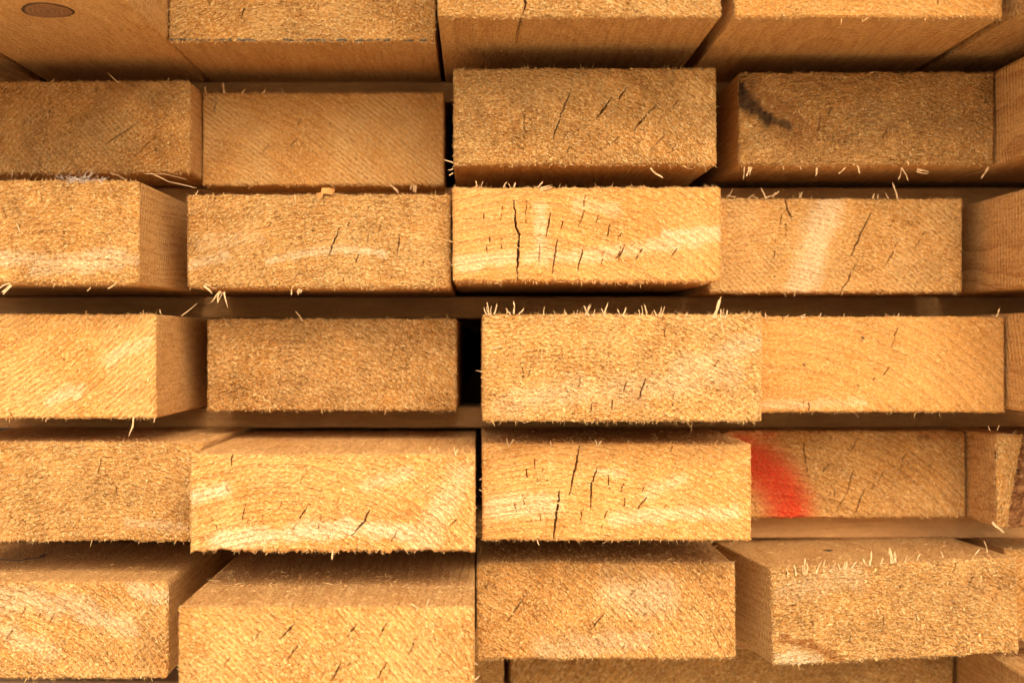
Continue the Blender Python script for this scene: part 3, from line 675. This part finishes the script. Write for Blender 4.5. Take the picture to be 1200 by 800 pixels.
# ---------------------------------------------------------------- splinters, chips, knot, bark, pen marks
S = splinter
for a in [("2d", (872, 196), (870, 211), 2.6), ("2d", (879, 196), (876, 209), 6), ("2d", (957, 197), (955, 207), 3.5), ("2d", (990, 197), (981, 204), 3), ("2d", (1004, 194), (1007, 205), 3),
          ("2d", (1056, 198), (1051, 212), 3), ("2d", (1056, 197), (1063, 213), 4), ("2d", (1074, 200), (1087, 203), 5), ("2d", (1158, 196), (1147, 210), 4), ("2d", (917, 195), (918, 200), 3), ("2d", (937, 195), (938, 200), 3),
          ("3d", (862, 231), (851, 230), 2.4), ("3d", (897, 233), (891, 221), 2.5), ("3d", (897, 232), (912, 225), 3), ("3d", (905, 232), (908, 225), 3), ("3d", (936, 232), (940, 225), 3), ("3d", (939, 232), (936, 226), 2.5),
          ("3d", (1022, 233), (1024, 227), 2.5), ("3d", (1028, 233), (1028, 227), 2.5), ("3d", (1051, 233), (1044, 214), 3), ("3d", (1041, 233), (1037, 226), 2), ("3d", (876, 233), (884, 228), 2.5), ("3d", (888, 233), (880, 229), 3),
          ("2b", (457, 217), (468, 227), 4.5), ("2b", (485, 217), (484, 227), 8), ("2c", (531, 191), (521, 188), 2.5), ("2c", (531, 203), (526, 206), 2.5), ("2c", (531, 198), (525, 200), 2),
          ("2c", (762, 197), (777, 209), 4), ("3c", (559, 219), (557, 212), 3), ("3c", (564, 219), (566, 213), 2.5), ("3c", (590, 219), (594, 213), 2.5), ("3c", (602, 219), (604, 214), 3), ("3c", (630, 220), (636, 213), 3),
          ("2a", (43, 197), (37, 208), 2.2), ("2a", (80, 193), (67, 208), 1.8), ("2a", (15, 199), (14, 211), 3), ("2a", (130, 203), (150, 212), 3), ("2a", (28, 198), (26, 206), 2),
          ("2a", (140, 98), (128, 87), 2.6), ("2b", (263, 110), (262, 97), 4.5), ("2b", (307, 110), (312, 104), 3), ("2b", (284, 110), (288, 105), 2.5), ("2b", (333, 110), (330, 104), 2.5), ("2b", (242, 110), (240, 102), 2.5),
          ("3b", (347, 240), (346, 227), 4), ("3b", (230, 229), (233, 223), 2.2), ("3a", (13, 333), (0, 344), 6), ("3a", (127, 338), (138, 331), 2.6), ("3a", (107, 337), (103, 341), 2), ("3a", (24, 272), (20, 262), 2.4),
          ("3b", (240, 334), (254, 342), 6), ("3b", (260, 342), (248, 357), 5), ("3b", (263, 342), (268, 361), 3.6), ("3b", (258, 341), (256, 356), 3.5), ("3b", (352, 339), (350, 346), 6), ("3b", (342, 339), (342, 346), 3),
          ("4a", (213, 370), (233, 355), 2), ("4a", (190, 369), (188, 362), 2), ("4b", (355, 376), (347, 365), 4), ("4b", (264, 376), (262, 371), 2.5),
          ("4c", (574, 369), (571, 353), 5), ("4c", (579, 368), (582, 355), 3.6), ("4c", (570, 369), (567, 360), 3), ("4c", (602, 368), (601, 352), 4), ("4c", (598, 368), (593, 361), 3), ("4c", (608, 368), (614, 361), 3), ("4c", (637, 369), (638, 359), 3),
          ("4c", (687, 370), (692, 351), 4.6), ("4c", (690, 369), (684, 358), 3.5), ("4c", (694, 370), (697, 362), 2.6), ("4c", (707, 370), (712, 354), 4), ("4c", (709, 370), (704, 361), 3), ("4c", (730, 371), (733, 359), 4), ("4c", (727, 371), (723, 362), 3),
          ("4c", (752, 371), (751, 357), 2.6), ("4c", (758, 371), (754, 356), 3), ("4c", (749, 371), (748, 362), 2.4), ("4c", (773, 371), (779, 355), 5.5), ("4c", (769, 371), (766, 363), 3.5), ("4c", (663, 369), (661, 362), 2.5), ("4c", (675, 369), (677, 363), 2.5),
          ("4c", (836, 373), (843, 344), 7.5), ("4c", (847, 373), (848, 357), 7), ("4c", (846, 377), (846, 388), 3), ("4c", (872, 374), (881, 366), 3), ("4c", (803, 372), (805, 366), 2.5), ("4c", (582, 408), (576, 404), 2.2), ("4c", (577, 409), (590, 406), 3.5),
          ("4d", (897, 373), (896, 366), 4), ("4d", (938, 372), (946, 369), 5), ("4d", (960, 372), (962, 367), 3), ("4d", (1166, 372), (1170, 361), 3), ("4d", (1050, 372), (1053, 367), 2.4), ("4d", (920, 372), (924, 368), 3),
          ("4a", (157, 489), (152, 511), 4.4), ("4a", (57, 489), (54, 494), 2.6), ("4a", (182, 489), (181, 495), 2), ("5b", (535, 534), (532, 522), 2.4), ("5b", (533, 533), (538, 525), 2), ("5b", (390, 644), (389, 655), 3),
          ("5c", (596, 522), (594, 512), 2.6), ("5c", (597, 522), (602, 514), 2.4), ("5c", (646, 522), (645, 516), 3), ("5c", (699, 522), (697, 514), 2.6), ("5c", (701, 522), (705, 515), 3), ("5c", (629, 632), (632, 638), 2.5),
          ("5c", (565, 560), (561, 562), 2), ("5c", (565, 575), (561, 573), 2), ("4c", (565, 435), (557, 434), 2),
          ("6d", (942, 664), (941, 643), 7), ("6d", (1049, 659), (1045, 639), 8), ("6d", (1020, 660), (1022, 641), 3.5), ("6d", (1018, 660), (1012, 651), 2.6), ("6d", (921, 666), (919, 654), 2.6), ("6d", (931, 665), (928, 650), 3),
          ("6d", (955, 664), (962, 650), 3.5), ("6d", (965, 663), (966, 647), 4), ("6d", (972, 663), (978, 653), 4), ("6d", (984, 662), (981, 654), 4), ("6d", (990, 662), (993, 649), 5), ("6d", (998, 661), (1004, 653), 3), ("6d", (1033, 660), (1036, 651), 3),
          ("6d", (1078, 658), (1082, 650), 3), ("6d", (1110, 657), (1107, 649), 3), ("6d", (1150, 656), (1158, 648), 3), ("6d", (1165, 655), (1160, 640), 2), ("6d", (1063, 659), (1066, 651), 3),
          ("6b", (556, 796), (562, 790), 2.5), ("6b", (556, 775), (560, 778), 1.8), ("6b", (500, 712), (503, 700), 4), ("6b", (340, 712), (343, 703), 2.2), ("6b", (490, 712), (480, 706), 3)]:
    S(*a)
S("2a", (177, 203), (233, 222), 2.0, mid=(200, 214)); S("2a", (170, 204), (222, 212), 1.6, mid=(195, 205))
S("3d", (851, 232), (858, 222), 2.4); S("3c", (633, 223), (653, 217), 5, mid=(641, 216))
S("3b", (372, 231), (394, 225), 9, mid=(380, 223), mat=M_CHIP, name="wood_chip")

# grey fluff on the upper edge of 3a
b = BOARDS["3a"]; r = np.random.default_rng(5); n = 170
bx, bz = b.loc(95, 213)
p0 = np.stack([bx + r.normal(0, 0.0048, n), r.uniform(-0.0012, 0.003, n), bz + r.uniform(-0.0005, 0.0022, n)], -1)
dv = r.normal(0, 1, (n, 3)); dv[:, 0] *= 1.6; dv[:, 2] *= 0.6; dv /= np.linalg.norm(dv, axis=1, keepdims=True)
ln = r.uniform(0.001, 0.004, n)[:, None]; sv = np.cross(dv, r.normal(0, 1, (n, 3))); sv /= np.linalg.norm(sv, axis=1, keepdims=True); sv *= r.uniform(0.00008, 0.0002, n)[:, None]
p1 = p0 + dv * ln * 0.5; p2 = p1 + (dv + r.normal(0, 0.4, (n, 3))) * ln * 0.5
fv = np.stack([p0 - sv, p0 + sv, p1 - sv, p1 + sv, p2 - sv * 0.3, p2 + sv * 0.3], 1).reshape(-1, 3); bi = (np.arange(n) * 6)[:, None]
fl = link("sawdust_fluff", mesh_from("sawdust_fluff", fv, np.concatenate([bi + np.array([[0, 1, 3, 2]]), bi + np.array([[2, 3, 5, 4]])]), smooth=False), b.o, [M_CLUMP]); fl["kind"] = "stuff"

# oval knot in the underside of 1a, slightly proud, with a dark bark rim
b = BOARDS["1a"]
kx = -440 * U - b.cx; ky = D / 1.147 - D - b.y0
def disc(rx, ry, z0, z1, n=40, seed=1):
    r = random.Random(seed); V = [(0, 0, z1)]; Q = []; Tt = []
    radii = [1 + 0.04 * math.sin(3 * t * 2 * math.pi / n + 1) + r.uniform(-0.012, 0.012) for t in range(n)]
    for k_, (f, z) in enumerate(((0.5, z1), (0.92, z1 * 0.9 + z0 * 0.1), (1.0, z0))):
        for i in range(n):
            a = 2 * math.pi * i / n; V.append((rx * f * radii[i] * math.cos(a), ry * f * radii[i] * math.sin(a), z))
    for i in range(n):
        j = (i + 1) % n; Tt.append((0, 1 + j, 1 + i))
        for k_ in (0, 1): Q.append((1 + k_ * n + i, 1 + k_ * n + j, 1 + (k_ + 1) * n + j, 1 + (k_ + 1) * n + i))
    return V, Q, Tt
V, Q, Tt = disc(0.0112, 0.0143, 0.0006, -0.0003, seed=2)
rim = link("knot_rim", mesh_from("knot_rim", V, Q, tris=Tt), None, [M_KNOTRIM]); 
V, Q, Tt = disc(0.0098, 0.0127, 0.0004, -0.0006, seed=2)
kn = link("knot", mesh_from("knot", V, Q, tris=Tt), b.o, [M_KNOT]); kn.location = (kx, ky, -b.h / 2); kn.rotation_euler = (0, 0, 0.3)
rim.parent = kn

# pen line and paint flecks on top faces
def ribbon(name, key, pts, wid, mat):
    b = BOARDS[key]; V = []; top = b.h / 2
    P3 = []
    for (px, py) in pts:                    # picture position on the top face of this board
        zt = b.cz + top; sp_ = (VY - py) * U / zt if abs(zt) > 1e-6 else 1
        P3.append(((px - VX) * U / sp_ - b.cx, D * (1 / sp_ - 1) - b.y0))
    for i, (x, y) in enumerate(P3):
        a = P3[max(0, i - 1)]; c = P3[min(len(P3) - 1, i + 1)]
        dx, dy = c[0] - a[0], c[1] - a[1]; l = math.hypot(dx, dy)
        nx_, ny_ = -dy / l * wid / 2, dx / l * wid / 2
        for zz in (0.00012, -0.0003): V += [(x - nx_, y - ny_, top + zz), (x + nx_, y + ny_, top + zz)]
    Q = []
    for i in range(len(P3) - 1):
        k = i * 4; n = k + 4
        Q += [(k, n, n + 1, k + 1), (k + 2, k + 3, n + 3, n + 2), (k, k + 2, n + 2, n), (k + 1, n + 1, n + 3, k + 3)]
    Q += [(0, 1, 3, 2), (len(V) - 4, len(V) - 2, len(V) - 1, len(V) - 3)]
    return link(name, mesh_from(name, V, Q, smooth=False), b.o, [mat])
ribbon("pen_line", "6a", [(-5, 655), (10, 656), (22, 657), (34, 654), (46, 653), (54, 649)], 0.0016, M_INK)
ribbon("paint_fleck", "6d", [(979, 643.5), (983, 643), (987, 643.3)], 0.0045, M_GREEN)

# bark along the waney edge of the right-hand board of the fifth course, with the board itself
make_board("5e", 618, 647, -112, -222, 0.984, "waney fifth course board at right edge with a strip of dark bark", tone=1.12, fuzz=1.1, pith=(1100, 560), fibres=500, edge=60, yaw=0.0, stone=1.05, sidefuzz=1.1)
b = BOARDS["5e"]
# slope the free edge of the end: the upper part is wider than the foot
me = b.o.data
co = np.empty(len(me.vertices) * 3, dtype=np.float32); me.vertices.foreach_get("co", co); co = co.reshape(-1, 3)
t = np.clip((co[:, 0] + b.w / 2) / b.w, 0, 1); zz = (co[:, 2] + b.h / 2) / b.h
fac = 0.46 + 0.66 * zz ** 1.2
co[:, 0] = -b.w / 2 + t * b.w * fac + 0.0003 * vnoise(co[:, 2] / 0.002, co[:, 2] * 0, 5) * t
me.vertices.foreach_set("co", co.ravel()); me.update()
for ch in b.o.children:
    if ch.name.startswith("sawn_fibres"):
        m2 = ch.data; c2 = np.empty(len(m2.vertices) * 3, dtype=np.float32); m2.vertices.foreach_get("co", c2); c2 = c2.reshape(-1, 3)
        tt = (c2[:, 0] + b.w / 2) / b.w; z2 = np.clip((c2[:, 2] + b.h / 2) / b.h, 0, 1); c2[:, 0] = -b.w / 2 + tt * b.w * (0.46 + 0.66 * z2 ** 1.2)
        m2.vertices.foreach_set("co", c2.ravel()); m2.update()
splinter("5e", (1162, 611), (1176, 624), 4.5)
splinter("5e", (1160, 504), (1157, 499), 2); splinter("5e", (1168, 504), (1170, 498), 2)
nu, nv = 60, 90
V = []
for j in range(nv + 1):
    zt = j / nv; zl = -b.h / 2 + zt * b.h
    edge_x = -b.w / 2 + b.w * (0.46 + 0.66 * zt ** 1.2)
    for i in range(nu + 1):
        ut = i / nu
        xx = edge_x - 0.0004 + 0.030 * ut
        V.append((xx, 0.0012 + 0.012 * ut ** 1.5, zl))
V = np.array(V)
bump_ = 0.0016 * vnoise(V[:, 0] / 0.004, V[:, 2] / 0.0028, 3) + 0.0009 * vnoise(V[:, 0] / 0.0015, V[:, 2] / 0.001, 4) + 0.0005 * vnoise(V[:, 0] / 0.0006, V[:, 2] / 0.0005, 8)
V[:, 1] += bump_
nf = len(V)
Vb = V.copy(); Vb[:, 1] = 0.35
idx = np.arange(nf).reshape(nv + 1, nu + 1)
qf = np.stack([idx[:-1, :-1], idx[:-1, 1:], idx[1:, 1:], idx[1:, :-1]], -1).reshape(-1, 4)
ring = np.concatenate([idx[0, :-1], idx[:-1, -1], idx[-1, :0:-1], idx[:0:-1, 0]])
qs = np.stack([ring, ring + nf, np.roll(ring, -1) + nf, np.roll(ring, -1)], -1)
bk = link("bark", mesh_from("bark", np.concatenate([V, Vb]), np.concatenate([qf, qs, qf[:, ::-1] + nf])), b.o, [M_BARK])
